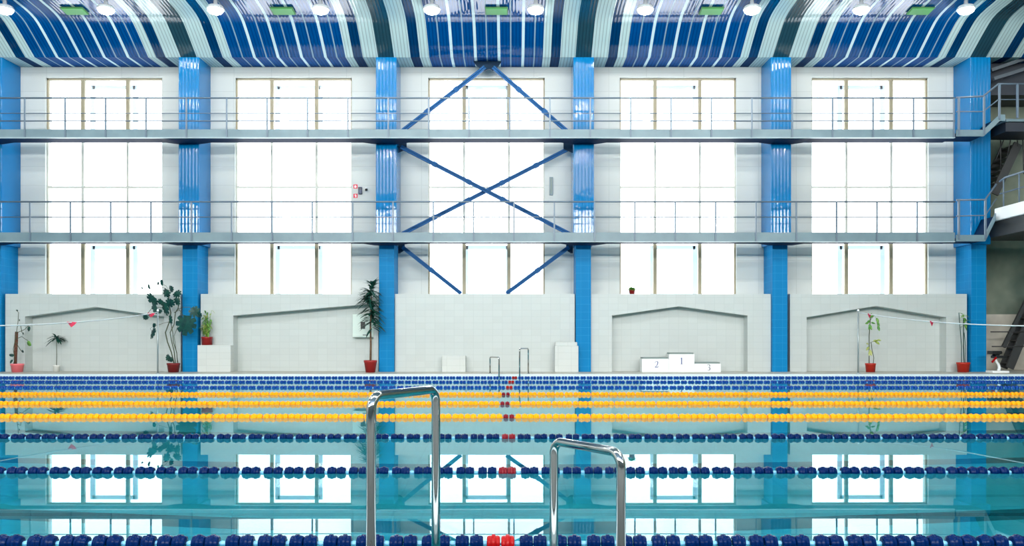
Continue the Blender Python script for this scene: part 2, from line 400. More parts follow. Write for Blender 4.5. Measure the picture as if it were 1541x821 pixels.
# ------------------------------------------------------------------ tiled plinths with niches under the windows
def plinth(i, px0, px1, label, niche=None):
    d = LEDGE; x0, x1 = X(px0, d), X(px1, d); zt = 2.485; mb = MB()
    if niche:
        pts = [(x0, DECK)] + [(n[0], n[1]) for n in niche] + [(x1, DECK), (x1, zt), (x0, zt)]
        pts = [p for k, p in enumerate(pts)]
        mb.prism(pts, LEDGE, WALL, 'y')
        nx = [n[0] for n in niche]
        mb.box(min(nx)-.02, max(nx)+.02, LEDGE+.44, WALL-.02, DECK, max(n[1] for n in niche)+.02)
    else:
        mb.prism([(x0, DECK), (x1, DECK), (x1, zt), (x0, zt)], LEDGE, WALL, 'y')
    return struct(mb.build('wall_plinth_%d' % i, M['tile']), label, 'wall')
def gable(l, r, yl, ap, yt, yr=None):
    d = LEDGE; yr = yr or yl
    return [(X(l,d), DECK), (X(l,d), Z(yl,d)), (X(ap,d), Z(yt,d)), (X(r,d), Z(yr,d)), (X(r,d), DECK)]
plinth(1, 8, 272, 'white tiled plinth with gabled niche behind the small white-potted tree', gable(37.5, 247, 476, 143, 461.5))
d_ = LEDGE
plinth(2, 302, 569.5, 'white tiled plinth with slant-topped niche behind the wall cabinet', [(X(351,d_), DECK), (X(351,d_), Z(474.5,d_)), (X(562,d_), Z(456.5,d_)), (X(562,d_), DECK)])
plinth(3, 594.5, 865, 'plain white tiled plinth without a niche under the braced window')
plinth(4, 888, 1160, 'white tiled plinth with gabled niche behind the podium', gable(921, 1125, 474.5, 1022, 460.5))
plinth(5, 1189, 1455, 'white tiled plinth with gabled niche next to the diving platforms', gable(1214, 1424, 477, 1319, 460))

# ------------------------------------------------------------------ columns
cl = ['blue column beside the pink pot, cut by the picture edge', 'blue column between the monstera and the white plant block', 'blue column beside the tall palm in a red pot',
      'blue column between the braced bay and the podium', 'blue column between podium niche and bare-stemmed plant niche', 'blue column where the walkways turn to the diving platforms']
for i, c in enumerate(COLS):
    o = MB().box(c-.235, c+.235, LOWF, WALL, DECK, 4.1).build('column', M['bluetile'], bevel=.012)
    struct(o, cl[i], 'column')
    mb = MB(); wd = .318
    mb.box(c-wd, c+wd, COLF, WALL, 4.0, SOFF)
    mb.build('cladding', M['blueclad'], o, bevel=.02)

# ------------------------------------------------------------------ walkway balconies
def balcony(name, ytop, ybot, rails, posts, label, xend):
    zt, zb = Z(ytop, BAL0), Z(ybot, BAL0)
    x0 = -18.0; x1 = X(xend, BAL0)
    r = empty(name, (0, BAL0, zb), label, 'walkway', 'walkway balconies along the window wall')
    def B(mb, n, m, bevel=0): return shift(mb, (0, BAL0, zb)).build(n, m, r, bevel=bevel)
    B(MB().box(x0, x1, BAL0, BAL0+.05, zb+.02, zt), 'fascia', M['fascia'])
    B(MB().box(x0, x1, BAL0-.02, BAL0+.08, zb, zb+.02), 'flange', M['flange'])
    mb = MB().box(x0, x1, BAL0+.05, BAL1, zb+.03, zb+.13)
    for c in COLS[:-1]: mb.prism([(c-.7, zb+.03), (c-.35, zb-.02), (c+.35, zb-.02), (c+.7, zb+.03)], BAL0+.1, BAL1, 'y')
    B(mb, 'walkway_slab', M['soffit'])
    for i, (y, rr) in enumerate(rails):
        z = Z(y, BAL0)
        B(MB().tube([(x0, BAL0-.01, z), (x1, BAL0-.01, z)], rr, 8), 'top_rail' if i == 0 else 'mid_rail', M['rail'])
    ztop = Z(rails[0][0], BAL0)
    for p in posts:
        x = X(p, BAL0)
        B(MB().box(x-.022, x+.022, BAL0-.035, BAL0, zb+.02, ztop-.01), 'post', M['rail'])
    return r, zt, zb
pu = [-23+60.75*k for k in range(25)]
pl = [-15+60.65*k for k in range(24)]
up = balcony('walkway_balcony', 194.5, 207.5, [(147.5, .026), (170.5, .012), (182, .018)], pu, 'upper grey steel walkway with railing, just below the top windows', 1437)
lo = balcony('walkway_balcony', 349.5, 364, [(303.5, .024), (326.5, .014)], pl, 'lower grey steel walkway with railing, above the bottom windows', 1437)

# end bays of the walkways that climb to the diving stands
def gangway(label, pts_bot, thick, rail_pts, rail2_pts, post_list, d=26.22):
    r = empty('gangway', (X(pts_bot[0][0], d), d, Z(pts_bot[0][1], d)), label, 'gangway')
    l = r.location.copy()
    def B(mb, n, m): return shift(mb, l).build(n, m, r)
    P = [(X(a, d), Z(b, d)) for a, b in pts_bot]
    poly = P + [(a, b+thick) for a, b in P[::-1]]
    B(MB().prism(poly, d-.03, d+.03, 'y'), 'stringer', M['fascia'])
    poly2 = [(a, b+.02) for a, b in P] + [(a, b+.1) for a, b in P[::-1]]
    B(MB().prism(poly2, d+.03, d+.8, 'y'), 'tread_slab', M['soffit'])
    for nm, rp, rr in (('top_rail', rail_pts, .028), ('mid_rail', rail2_pts, .018)):
        B(MB().tube([(X(a, d), d-.02, Z(b, d)) for a, b in rp], rr, 8), nm, M['rail'])
    for px, ya, yb in post_list:
        x = X(px, d); B(MB().box(x-.026, x+.026, d-.06, d-.01, Z(yb, d), Z(ya, d)), 'post', M['rail'])
    return r
gangway('grey gangway with railing stepping from the upper walkway up to a landing', [(1439,205),(1480,205),(1504,182),(1512,182)], .19,
        [(1439,147),(1479,145),(1502,126.5),(1552,126.5)], [(1439,168),(1479,168),(1502,150),(1552,150)], [(1442,147,203),(1480,145,203),(1503,126.5,180),(1530,127,178)])
gangway('grey gangway with railing leading from the lower walkway to the white platform', [(1439,363),(1482,363),(1498,330)], .19,
        [(1439,301),(1482,300.5),(1499,277)], [(1439,325),(1482,324),(1499,299)], [(1442,301,360),(1482,300,360)])

# landing behind the upper gangway
r = empty('landing', (15.9, 26.8, 7.6), 'grey raised landing with dark underside at the end of the upper walkway', 'landing')
shift(MB().box(14.8, 18.5, 26.3, 27.5, Z(182,26.25), Z(178,26.25)), r.location).build('slab', M['fascia'], r)
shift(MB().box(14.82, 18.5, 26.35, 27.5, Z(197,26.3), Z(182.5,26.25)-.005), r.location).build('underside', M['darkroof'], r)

# white diving platform running toward the camera
r = empty('diving_platform', (15.6, 23.5, 4.64), 'white diving platform with railing jutting over the water past the last column', 'diving platform')
def B(mb, n, m, bevel=0): return shift(mb, r.location).build(n, m, r, bevel=bevel)
B(MB().box(14.5, 17.0, 20.5, 26.4, 4.62, 5.0), 'slab', M['white'], .03)
B(MB().prism([(14.55, 4.62), (14.75, 4.2), (16.8, 4.2), (17.0, 4.62)], 21.5, 27.9, 'y'), 'support_beam', M['darksteel'])
zr = 5.83
B(MB().tube([(14.56, 26.2, zr-.05), (14.56, 25.9, zr+.02), (14.56, 20.7, zr)], .03, 8), 'top_rail', M['rail'])
B(MB().tube([(14.56, 26.2, zr-.42), (14.56, 20.7, zr-.42)], .02, 8), 'mid_rail', M['rail'])
for y in (26.0, 25.2, 24.4, 23.2, 22.0, 20.8):
    B(MB().tube([(14.56, y, 4.98), (14.56, y, zr)], .022, 8), 'post', M['rail'])
# a dark wheeled chair-like frame standing on the platform deck
# stairs and struts
def stair(label, x0, z0, x1, z1, y0, y1, n, rods):
    s = empty('stair_flight', (x0, y0, z0), label, 'stairs')
    def B(mb, nm, m): return shift(mb, s.location).build(nm, m, s)
    for y in (y0, y1): B(MB().bar((x0, y, z0), (x1, y, z1), .06, .26, 0, (0,1,0) if False else (0,0,1)), 'stringer', M['darksteel'])
    for k in range(n):
        t = (k+.5)/n; x = x0+(x1-x0)*t; z = z0+(z1-z0)*t
        B(MB().box(x-.14, x+.14, y0, y1, z+.02, z+.06), 'tread', M['darksteel'])
    for (xa, za, xb, zb_) in rods: B(MB().tube([(xa, y0-.03, za), (xb, y0-.03, zb_)], .018, 6), 'handrail', M['darksteel'])
    return s
D2 = 27.6
stair('dark steel stair flight between the white platform and the upper landing', X(1489,D2)+.15, Z(292,D2), X(1532,D2), Z(216,D2), 27.6, 28.4, 8,
      [(X(1505,D2), Z(255,D2), X(1505,D2), Z(200,D2)), (X(1515,D2), Z(235,D2), X(1522,D2), Z(200,D2)), (X(1498,D2), Z(240,D2), X(1512,D2), Z(205,D2)), (X(1531,D2), Z(220,D2), X(1529,D2), Z(200,D2)), (X(1540,D2), Z(262,D2), X(1538,D2), Z(200,D2))])
D3 = 27.9
def strut(a, b, w, label):
    p, q = Vector((X(a[0], D3), D3, Z(a[1], D3))), Vector((X(b[0], D3), D3, Z(b[1], D3)))
    o = shift(MB().bar(p, q, .12, w, 0, (0,1,0)), (p+q)/2).build('strut', M['darksteel']); o.location = (p+q)/2
    tag(o, label, 'strut')
stair('dark steel stair flight rising from the deck behind the black seat', X(1519,D3), DECK+.09, X(1566,D3), Z(440,D3), D3, D3+.35, 10,
      [(X(1490,D3), Z(499,D3), X(1552,D3), Z(499,D3)), (X(1492,D3), Z(521,D3), X(1552,D3), Z(521,D3))])
strut((1510,522), (1549,443), .085, 'thin dark slanting strut above the black seat, left of the stair flight')
# dark roof bay above the landing
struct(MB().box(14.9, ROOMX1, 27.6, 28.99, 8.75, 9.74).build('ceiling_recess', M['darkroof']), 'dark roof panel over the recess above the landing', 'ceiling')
for k, (ya, yb, lb) in enumerate(((106, 82, 'upper'), (121, 99, 'lower'))):
    dd = 27.3
    o = MB().bar((X(1491,dd), dd-.15*k, Z(ya,dd)), (X(1560,dd), dd-.15*k, Z(yb,dd)), .12, .1).build('roof_beam', M['roofbeam'])
    tag(o, 'slanting grey roof beam, %s of two, in the dark corner above the landing' % lb, 'beam')

# ------------------------------------------------------------------ steel cross braces in the middle bay
def brace(a, b, y, label):
    d = y; p, q = Vector((X(a[0], 27.5), y, Z(a[1], 27.5))), Vector((X(b[0], 27.5), y, Z(b[1], 27.5)))
    mid = (p+q)/2
    mb = MB(); u = (q-p).normalized(); n = Vector((-u.z, 0, u.x))
    for s in (-1, 1): mb.bar(p+n*s*.035, q+n*s*.035, .09, .05, 0, n)          # two angles back to back
    mb.bar(p, q, .025, .12, 0, n)
    Lh = (q-p).length; k = max(2, int(Lh/1.0))
    for i in range(1, k): 
        c = p + u*(Lh*i/k); mb.bar(c-u*.07, c+u*.07, .11, .15, 0, n)            # batten plates
    o = shift(mb, mid).build('cross_brace', M['steelblue']); o.location = mid
    return tag(o, label, 'brace', 'steel braces of the middle bay')
brace((730, 102), (600, 202), 27.45, 'blue steel brace sloping down from apex plate toward the palm side column')
brace((742, 102), (858, 202), 27.45, 'blue steel brace sloping down from apex plate toward the podium side column')
brace((604, 222), (858, 353), 27.40, 'long blue brace of the X falling from palm side to podium side')
brace((858, 222), (602, 353), 27.56, 'long blue brace of the X falling from podium side to palm side')
brace((606, 372), (694, 441.5), 27.45, 'short blue brace below the lower walkway beside the palm side column')
brace((856, 372), (762, 441.5), 27.45, 'short blue brace below the lower walkway on the podium side')
def gusset(pts, label, y=27.5):
    c = Vector((sum(X(p[0], y) for p in pts)/len(pts), y, sum(Z(p[1], y) for p in pts)/len(pts)))
    o = shift(MB().prism([(X(a, y), Z(b, y)) for a, b in pts], y-.03, y+.03, 'y'), c).build('gusset_plate', M['gusset']); o.location = c
    tag(o, label, 'plate', 'brace gusset plates')
gusset([(712,92),(755,92),(750,100),(742,107),(736,104),(729,107),(718,100)], 'dark apex plate joining the two top braces under the ceiling')
gusset([(599.5,366),(609,366),(609,376),(602,381),(599.5,381)], 'dark gusset plate at palm side column below the lower walkway')
gusset([(852,366),(862,366),(862,381),(859,381),(852,376)], 'dark gusset plate at podium side column below the lower walkway')
gusset([(599.5,213),(612,213),(612,224),(599.5,230)], 'dark gusset plate at palm side column below the upper walkway')
gusset([(848,213),(862,213),(862,230),(848,224)], 'dark gusset plate at podium side column below the upper walkway')

# ------------------------------------------------------------------ ceiling lamps and green panels
def ceil_z(y):
    for (a, za), (b, zb) in zip(prof, prof[1:]):
        if b <= y <= a: return zb + (za-zb)*(y-b)/(a-b)
    return 10.9
g2_me = None
lampx = [-14.3, -11.45, -8.36, -5.4, -2.26, .67, 3.76, 6.77, 9.85, 12.8]
below = ['above the first window bay end', 'above the first window bay beside its green panel', 'just past the ceiling stripe over the monstera column', 'beside the green panel over the palm bay', 'past the stripe over the palm side column',
         'beside the green panel of the braced bay', 'past the stripe over the podium side column', 'beside the green panel over the podium bay', 'past the stripe over the bare-stemmed plant column', 'beside the green panel near the diving platforms']
h_me = MB().lathe([(.05,.27),(.06,.12),(.2,.1),(.235,.05),(.235,0)], 20).mesh('housing', M['lampbody'])
g_me = MB().lathe([(.22,.0),(.21,-.04),(.17,-.085),(.1,-.115),(.03,-.125)], 20).mesh('diffuser', M['lamp'])
g2_me = g_me.copy(); g2_me.materials[0] = M['lamp_high']
for row, y in enumerate((24.75, 12.5, 2.5)):
    for i, x in enumerate(lampx):
        z = ceil_z(y) - .26
        r = empty('ceiling_lamp', (x, y, z), ('round glowing lamp on the ceiling curve ' + below[i]) if row == 0 else 'round glowing ceiling lamp in a row farther over the pool', 'lamp', 'lamps on the ceiling curve' if row == 0 else 'lamps over the pool')
        for nm, me in (('housing', h_me), ('diffuser', g_me if row == 0 else g2_me)):
            o = bpy.data.objects.new(nm, me); C.objects.link(o); o.parent = r
for i, px in enumerate((107, 423, 747, 1073, 1390)):
    ya, yb = 25.48, 25.12
    za, zb = ceil_z(ya)-.06, ceil_z(yb)-.06; xc = X(px, 25.1)
    r = empty('green_panel', (xc, 25.3, (za+zb)/2), 'flat green panel on the ceiling curve ' + ['above the monstera bay', 'above the palm bay', 'above the crossed braces', 'above the winners podium bay', 'near the diving platforms'][i], 'panel', 'green ceiling panels')
    p0, p1 = Vector((xc, ya, za)), Vector((xc, yb, zb))
    shift(MB().bar(p0, p1, .6, .03), r.location).build('panel_face', M['green'], r)
    e_ = (p1-p0).normalized()*.03; u_ = Vector((0,0,.02))
    mb = MB().bar(p0-e_+u_, p1+e_+u_, .66, .03)
    shift(mb, r.location).build('rim', M['greenedge'], r)

# ------------------------------------------------------------------ lane ropes
def float_mesh(name, m, r, w):
    h = w/2
    pr = [(.012,-h),(r*.74,-h),(r*.88,-h*.92),(r*.95,-h*.72),(r*.96,-h*.3),(r*1.1,-h*.26),(r*1.1,h*.26),(r*.96,h*.3),(r*.95,h*.72),(r*.88,h*.92),(r*.74,h),(.012,h)]
    mb = MB().lathe(pr, 24, axis='x', mod=lambda a: 1-.05*max(0, math.cos(6*a))**2)
    return mb.mesh(name, m)
PITCH = .1745
FM = {k: float_mesh('float', M[k], .0445, .07) for k in ('navy', 'blue', 'red', 'darkred')}
FM['yellow'] = float_mesh('float', M['yellow'], .052, .078)
FM['yred'] = float_mesh('float', M['darkred'], .047, .066)
RZ = -.009
ropes = [  # distance, main colour, red colour, px of the red pair's middle
    (4.68, 'navy', 'red', 754.5, 'first navy lane rope beyond the chrome ladder rails'),
    (7.18, 'navy', 'darkred', 764.5, 'second navy lane rope out from the chrome ladder rails'),
    (9.68, 'navy', 'darkred', 765.5, 'third navy lane rope from the chrome ladder, next to the yellow ropes'),
    (12.18, 'yellow', 'yred', 765.5, 'yellow lane rope next to the three navy ropes'),
    (14.68, 'yellow', 'yred', 759.5, 'yellow lane rope between two other yellow ropes'),
    (17.18, 'yellow', 'yred', 761.5, 'yellow lane rope next to the blue ropes under the wall'),
    (19.68, 'blue', 'red', 766.5, 'blue lane rope next to the yellow ropes, third from pool edge below wall'),
    (22.18, 'blue', 'red', 769.5, 'blue lane rope second from the pool edge below the window wall'),
    (24.68, 'blue', 'red', 774.5, 'blue lane rope lying along the pool edge below the window wall'),
]
for d, col, rc, rpx, lab in ropes:
    r = empty('lane_rope', (0, d, RZ), lab, 'lane rope', 'lane ropes across the pool')
    half = 780*d/F + .25
    xr = X(rpx, d)
    n0 = int(math.floor((-half-xr)/PITCH)); n1 = int(math.ceil((half-xr)/PITCH))
    fl = []; sl = MB(); ex = POOLX-.3
    for k in range(n0, n1+1):
        jit = random.uniform(-.006, .006)
        gap = .0375 if col != 'yellow' else .041
        for s in (-1, 1):
            fl.append((abs(xr+k*PITCH), xr+k*PITCH+jit+s*gap*(1+random.uniform(-.06,.06)), rc if k == 0 else col))
        xs = xr+(k+.5)*PITCH
        sl.lathe([(.007,-.024),(.013,-.016),(.016,0),(.013,.016),(.007,.024)], 8, (xs, 0, 0), 'x')
    cab = MB().tube([(-half-2, 0, -.004), (half+2, 0, -.004)], .008, 8)
    cab.build('cable', M['ycable'] if col == 'yellow' else M['cable'], r)
    sp = sl.build('spacer', M['ycable'] if col == 'yellow' else M['pale'], r); sp['kind'] = 'stuff'
    fl.sort(key=lambda t: t[0])
    for i, (_, x, c) in enumerate(fl[:100]):
        o = bpy.data.objects.new('float', FM[c]); C.objects.link(o); o.parent = r; o.location = (x, 0, 0)
        o.rotation_euler = (random.uniform(0, 6), 0, random.uniform(-.05, .05))
        if c != col: o['label'] = 'red float'
    if len(fl) > 100:
        mb = MB(); src = FM[col]; V = [v.co.copy() for v in src.vertices]; FF = [list(p.vertices) for p in src.polygons]
        for _, x, c in fl[100:]:
            R = Matrix.Rotation(random.uniform(0, 6), 3, 'X')
            mb.add([R @ v + Vector((x, 0, 0)) for v in V], FF, 0, True)
        o = mb.build('float', M[col], r, fix=False); o['kind'] = 'stuff'

# ------------------------------------------------------------------ chrome ladders
def urail(p, q, zt, zb0, zb1, rad, n=6):
    """inverted U from foot p (x,y) to foot q (x,y)"""
    p, q = Vector((*p, 0)), Vector((*q, 0)); u = (q-p).normalized(); pts = [p+Vector((0,0,zb0))]
    for k in range(n+1):
        a = PI/2*k/n
        pts.append(p + u*(rad-rad*math.cos(a)) + Vector((0,0,zt-rad+rad*math.sin(a))))
    for k in range(n+1):
        a = PI/2*k/n
        pts.append(q - u*(rad-rad*math.sin(a)) + Vector((0,0,zt-rad+rad*math.cos(a))))
    pts.append(q+Vector((0,0,zb1))); return pts
def ladder(loc, A, Bq, tr, label, inward):
    r = empty('pool_ladder', loc, label, 'ladder', 'chrome pool ladders')
    for (p, q, zt) in (A, Bq):
        h = shift(MB().tube(urail(p, q, zt, DECK, -1.3, .065, 8), tr, 20), loc).build('handrail', M['chrome'], r)
        shift(MB().lathe([(tr*2.2,DECK),(tr*2.2,DECK+.008),(tr*1.2,DECK+.02)], 20, (p[0], p[1], 0)), loc).build('floor_flange', M['chrome'], h)
    for z in (-.3, -.6, -.9):
        shift(MB().bar((A[1][0], A[1][1], z), (Bq[1][0], Bq[1][1], z), .09, .03), loc).build('tread', M['chrome'], r)
    return r
nl = (-.05, 4.1, DECK)
ladder(nl, ((X(558.5,3.78), 3.78), (X(656,4.3), 4.3), .835), ((X(934.5,3.83), 3.83), (X(833.5,4.27), 4.27), .585), .0213, 'chrome pool ladder with two bent rails standing before the navy ropes', 1)
fl_ = (0, 25.3, DECK)
ladder(fl_, ((X(737.5,25.7), 25.7), (X(751,25.12), 25.12), .56), ((X(795,25.7), 25.7), (X(782,25.12), 25.12), .81), .021, 'slim chrome pool ladder on the deck before the plain white plinth', -1)

# ------------------------------------------------------------------ blocks, podium, cabinet and wall fittings
def block(px0, px1, y, d, depth, label, step=None):
    x0, x1 = X(px0, d), X(px1, d); zt = Z(y, d); c = ((x0+x1)/2, d+depth/2, DECK)
    mb = MB().box(x0, x1, d, d+depth, DECK, zt)
    if step: mb.box(X(step[0], d), X(step[1], d), d+.1, d+depth, zt, Z(step[2], d))
    o = shift(mb, c).build('tiled_block', M['block'], bevel=.012); o.location = c
    return tag(o, label, 'block')
block(297, 347, 519, 26.95, .33, 'white tiled block carrying the bushy green pot plant')
block(665, 700.5, 535, 26.9, .38, 'low white tiled block beside the slim chrome ladder, before the plain plinth')
block(835, 870.5, 520, 26.85, .28, 'tall white tiled block with raised back beside the podium side column', (836, 869, 514.5))

# numerals drawn as swept pen strokes
def glyph(ch, h):
    """list of strokes; each stroke a list of (x, z, width) in units of the height"""
    if ch == '1':
        return [[(0,0,.13),(0,.98,.13)], [(-.02,.93,.05),(-.16,.84,.03)], [(-.15,.02,.05),(.15,.02,.05)]]
    if ch == '2':
        a = [(-.24,.74,.05)] + [(.23*math.sin(t)-.0, .74+.24*math.cos(t), .05+.08*max(0,math.sin(t))) for t in [-1.2+.35*k for k in range(8)]]
        a += [(.12,.42,.1),(-.05,.22,.06),(-.24,.05,.06)]
        return [a, [(-.26,.05,.1),(.24,.05,.1)], [(.22,.07,.07),(.29,.22,.04)]]
    a = [(.2*math.sin(t)-.02, .76+.21*math.cos(t), .05+.06*max(0,math.sin(t))) for t in [-1.2+.35*k for k in range(11)]]
    b = [(.25*math.sin(t)-.04, .27+.26*math.cos(t), .05+.08*max(0,math.sin(t))) for t in [-.1+.35*k for k in range(12)]]
    return [a, b]
def numeral(ch, x, y, z, h, m, parent, loc):
    mb = MB(); layer = 0
    for st in glyph(ch, h):
        P = [Vector((px_*h, pz*h, 0)) for px_, pz, _ in st]; vs = []
        for i, p in enumerate(P):
            t = (P[min(i+1, len(P)-1)]-P[max(i-1, 0)]).normalized(); n = Vector((-t.y, t.x, 0))
            for s in (-1, 1):
                for yy in (0, -.004-.0008*layer):
                    q = p + n*s*st[i][2]*h/2; vs.append((x+q.x, y+yy, z+q.y))
        fs = []
        for i in range(len(P)-1):
            a, b = 4*i, 4*i+4
            fs += [(a+1,b+1,b+3,a+3),(a,a+2,b+2,b),(a,b,b+1,a+1),(a+2,a+3,b+3,b+2)]
        fs += [(0,1,3,2), (4*len(P)-4, 4*len(P)-2, 4*len(P)-1, 4*len(P)-3)]
        mb.add(vs, fs); layer += 1
    return shift(mb, loc).build('numeral', m, parent)
d = 26.9; loc = (X(1024, d), d+.25, DECK)
r = empty('winners_podium', loc, 'white three-step winners podium numbered 2 1 3 before a gabled niche', 'podium')
for px0, px1, y, ch, cpx, cy, hh, dy, mm in ((966, 1006.5, 538.5, '2', 988, 552.5, .19, 0, 'ink'), (1006.5, 1045, 531.5, '1', 1025.5, 547.5, .2, -.03, 'ink'), (1045, 1085, 545.8, '3', 1066.5, 557, .19, 0, 'ink3')):
    x0, x1 = X(px0, d), X(px1, d); zt = Z(y, d)
    st = shift(MB().box(x0, x1, d+dy, d+.5, DECK, zt-.02), loc).build('step', M['white'], r, bevel=.008)
    shift(MB().box(x0+.03, x1-.03, d+dy+.02, d+.5, zt-.02, zt+.025), loc).build('tread_mat', M['greyside'], st)
    numeral(ch, X(cpx, d), d+dy, Z(cy, d), hh, M[mm], st, loc)
# wall cabinet
d = 27.45; loc = (X(553, d), d+.1, Z(490, d))
r = empty('wall_cabinet', loc, 'white electrical cabinet with dark display on the niche wall behind the palm', 'cabinet')
shift(MB().box(X(530.5,d), X(567,d), d, LEDGE+.44, Z(507,d), Z(472.5,d)), loc).build('body', M['cab'], r, bevel=.01)
shift(MB().box(X(532,d), X(566,d), d-.015, d, Z(505.5,d), Z(474,d)), loc).build('door', M['cab'], r, bevel=.006)
sc_ = shift(MB().box(X(543,d), X(549.5,d), d-.03, d-.014, Z(494.5,d), Z(484,d)), loc).build('display', M['black'], r)
shift(MB().box(X(546,d), X(554,d), d-.02, d-.014, Z(504.5,d), Z(503,d)), loc).build('name_strip', M['greyside'], r)
# fire point on the wall by the palm side column
d = WALL
def sign(px, y, label, kind):
    loc = (X(px, d), d-.01, Z(y, d)); s = .065
    r = empty('fire_sign', loc, label, 'sign', 'fire point signs')
    MB().box(-s, s, -.004, .0098, -s, s).build('plate', M['signred'], r)
    mb = MB()
    if kind == 0:   # alarm point: hand and ring shape
        mb.prism([(-.038,-.04),(.03,-.04),(.036,.0),(.02,.03),(-.01,.038),(-.03,.02)], -.006, -.004, 'y')
    else:           # extinguisher: body and hose
        mb.prism([(-.005,-.045),(.03,-.045),(.03,.02),(.018,.03),(.005,.03),(-.005,.02)], -.006, -.004, 'y'); mb.prism([(-.03,-.01),(-.02,-.01),(-.01,.038),(.012,.038),(.012,.046),(-.016,.046)], -.006, -.004, 'y')
    mb.build('pictogram', M['white'], r)
sign(535, 280.5, 'small square red fire sign, upper one, on the wall beside the palm side column', 0)
sign(535, 294.5, 'small square red fire sign, lower one with extinguisher, beside the palm side column', 1)
loc = (X(542.5,d), d-.06, Z(287,d)); r = empty('call_box', loc, 'dark blue wall box beside the two red fire signs', 'box')
MB().box(-.055, .055, -.06, .06, -.11, .11).build('case', M['navybox'], r, bevel=.01)
MB().box(-.04, .04, -.066, -.06, .02, .08).build('window', M['black'], r)
loc = (X(552,d), d-.1, Z(286,d)); r = empty('security_camera', loc, 'small dark wall camera on a white bracket beside the blue box', 'camera')
MB().box(-.04, .02, .02, .1, .0, .07).build('bracket', M['white'], r, bevel=.006)
MB().lathe([(.02,-.035),(.036,-.02),(.04,.015),(.03,.035)], 16).build('camera_body', M['black'], r)
d = WALL
loc = (X(829.5,d), d-.03, Z(280,d)); r = empty('wall_panel', loc, 'slim upright grey panel on the wall beside the podium side column, above lower walkway', 'panel')
MB().box(-.055, .055, -.03, .03, -.29, .29).build('panel_face', M['greypanel'], r, bevel=.01)
MB().box(-.035, .035, -.036, -.03, -.26, .26).build('cover', M['greyside'], r)
# black seated apparatus
d = 26.3; loc = (X(1501,d), d, DECK)
r = empty('pedestal_seat', loc, 'black seat on bent white pedestal standing by the last blue column', 'seat')
MB().box(-.25, .25, -.2, .2, 0, .07).build('base', M['white'], r, bevel=.015)
MB().tube([(.03,0,.05),(.06,0,.16),(.03,0,.26),(-.03,0,.34),(-.05,0,.44)], [.05,.045,.038,.034,.04], 12).build('pedestal', M['white'], r)
MB().prism([(-.12,.44),(.2,.44),(.23,.47),(.2,.52),(-.12,.52)], -.16, .16, 'y').build('seat', M['black'], r, bevel=.012)
MB().prism([(-.24,.56),(.05,.56),(.08,.6),(.06,.66),(-.24,.66)], -.14, .14, 'y').build('backrest', M['black'], r, bevel=.012)
MB().bar((-.1,0,.47), (.02,0,.62), .2, .09).build('back_frame', M['black'], r)
MB().bar((-.13,-.17,.47), (-.26,-.17,.32), .04, .05).build('strap', M['red'], r)

# ------------------------------------------------------------------ flag ropes and poles
for px, lab in ((237.5, 'slim silver flag pole on the deck beside the monstera'), (1291.5, 'slim silver flag pole on the deck beside the bare-stemmed pot plant')):
    y = 25.68; loc = (X(px, y), y, DECK)
    r = empty('flag_pole', loc, lab, 'pole')
    MB().tube([(0,0,0),(0,0,1.83)], .022, 12).build('shaft', M['silver'], r)
    MB().lathe([(.07,0),(.07,.015),(.03,.03)], 16).build('base_plate', M['silver'], r)
    MB().lathe([(.03,1.82),(.034,1.85),(.02,1.885)], 12).build('cap', M['white'], r)
    left = px < 700
    fr_ = empty('flag_rope', (loc[0], y-.03, 1.86), 'white cord with pink flags tied to the pole beside the ' + ('monstera' if left else 'bare-stemmed pot plant'), 'flag rope')
    ya, yb, s = y-.03, 3.9, .55
    def zz(yy):
        t = (ya-yy)/(ya-yb); return -4*s*t*(1-t)
    MB().tube([(0, -(ya-yb)*k/30, zz(ya-(ya-yb)*k/30)) for k in range(31)], .0125, 6).build('cord', M['flagrope'], fr_)
    for yy, sz in (((25.2, .13), (20.65, .1)) if left else ((24.9, .13), (21.2, .1))):
        a = yy - ya; z0 = zz(yy)
        mb = MB()
        q = [Vector((-.075,a-.07,z0+.02)), Vector((.085,a+.07,z0+.01)), Vector((.045,a+.03,z0-.06)), Vector((0,a-.02,z0-.11))]
        up_ = [v+Vector((.006,0,.0)) for v in q]
        mb.add(q+up_, [(0,1,2,3),(7,6,5,4),(0,4,5,1),(1,5,6,2),(2,6,7,3),(3,7,4,0)])
        mb.build('flag', M['pink'], fr_)

# ------------------------------------------------------------------ plants
def leaf(mb, base, direction, L_, W_, droop=.2, side=None, notch=0, mi=0, n=7):
    """a blade from base along direction, arching down; a closed thin leaf with a midrib fold"""
    d0 = Vector(direction).normalized(); base = Vector(base)
    sd = Vector(side) if side is not None else d0.cross(Vector((0,0,1)))
    if sd.length < 1e-3: sd = Vector((1,0,0))
    sd.normalize(); nrm = sd.cross(d0).normalized(); vs = []; fs = []
    for i in range(n+1):
        t = i/n
        c = base + d0*(L_*t) + Vector((0,0,-droop*L_*t*t))
        wv = W_*.5*(math.sin(PI*min(1, t*.92+.08))**.75) * (1 if i < n else .05)
        if notch and i % 2 == 0 and 0 < i < n: wv *= (1-notch)
        for s, up_ in ((-1, .12), (0, 0), (1, .12)):
            vs.append(c + sd*(s*wv) + nrm*(up_*wv))
    o = len(vs)
    vs += [v - nrm*.003 for v in vs]
    for i in range(n):
        for k in range(2):
            a = 3*i+k; fs.append((a, a+1, a+4, a+3)); fs.append((a+o, a+3+o, a+4+o, a+1+o))
        for k in (0, 2):
            a = 3*i+k; fs.append((a, a+3, a+3+o, a+o))
    mb.add(vs, fs, mi, True)
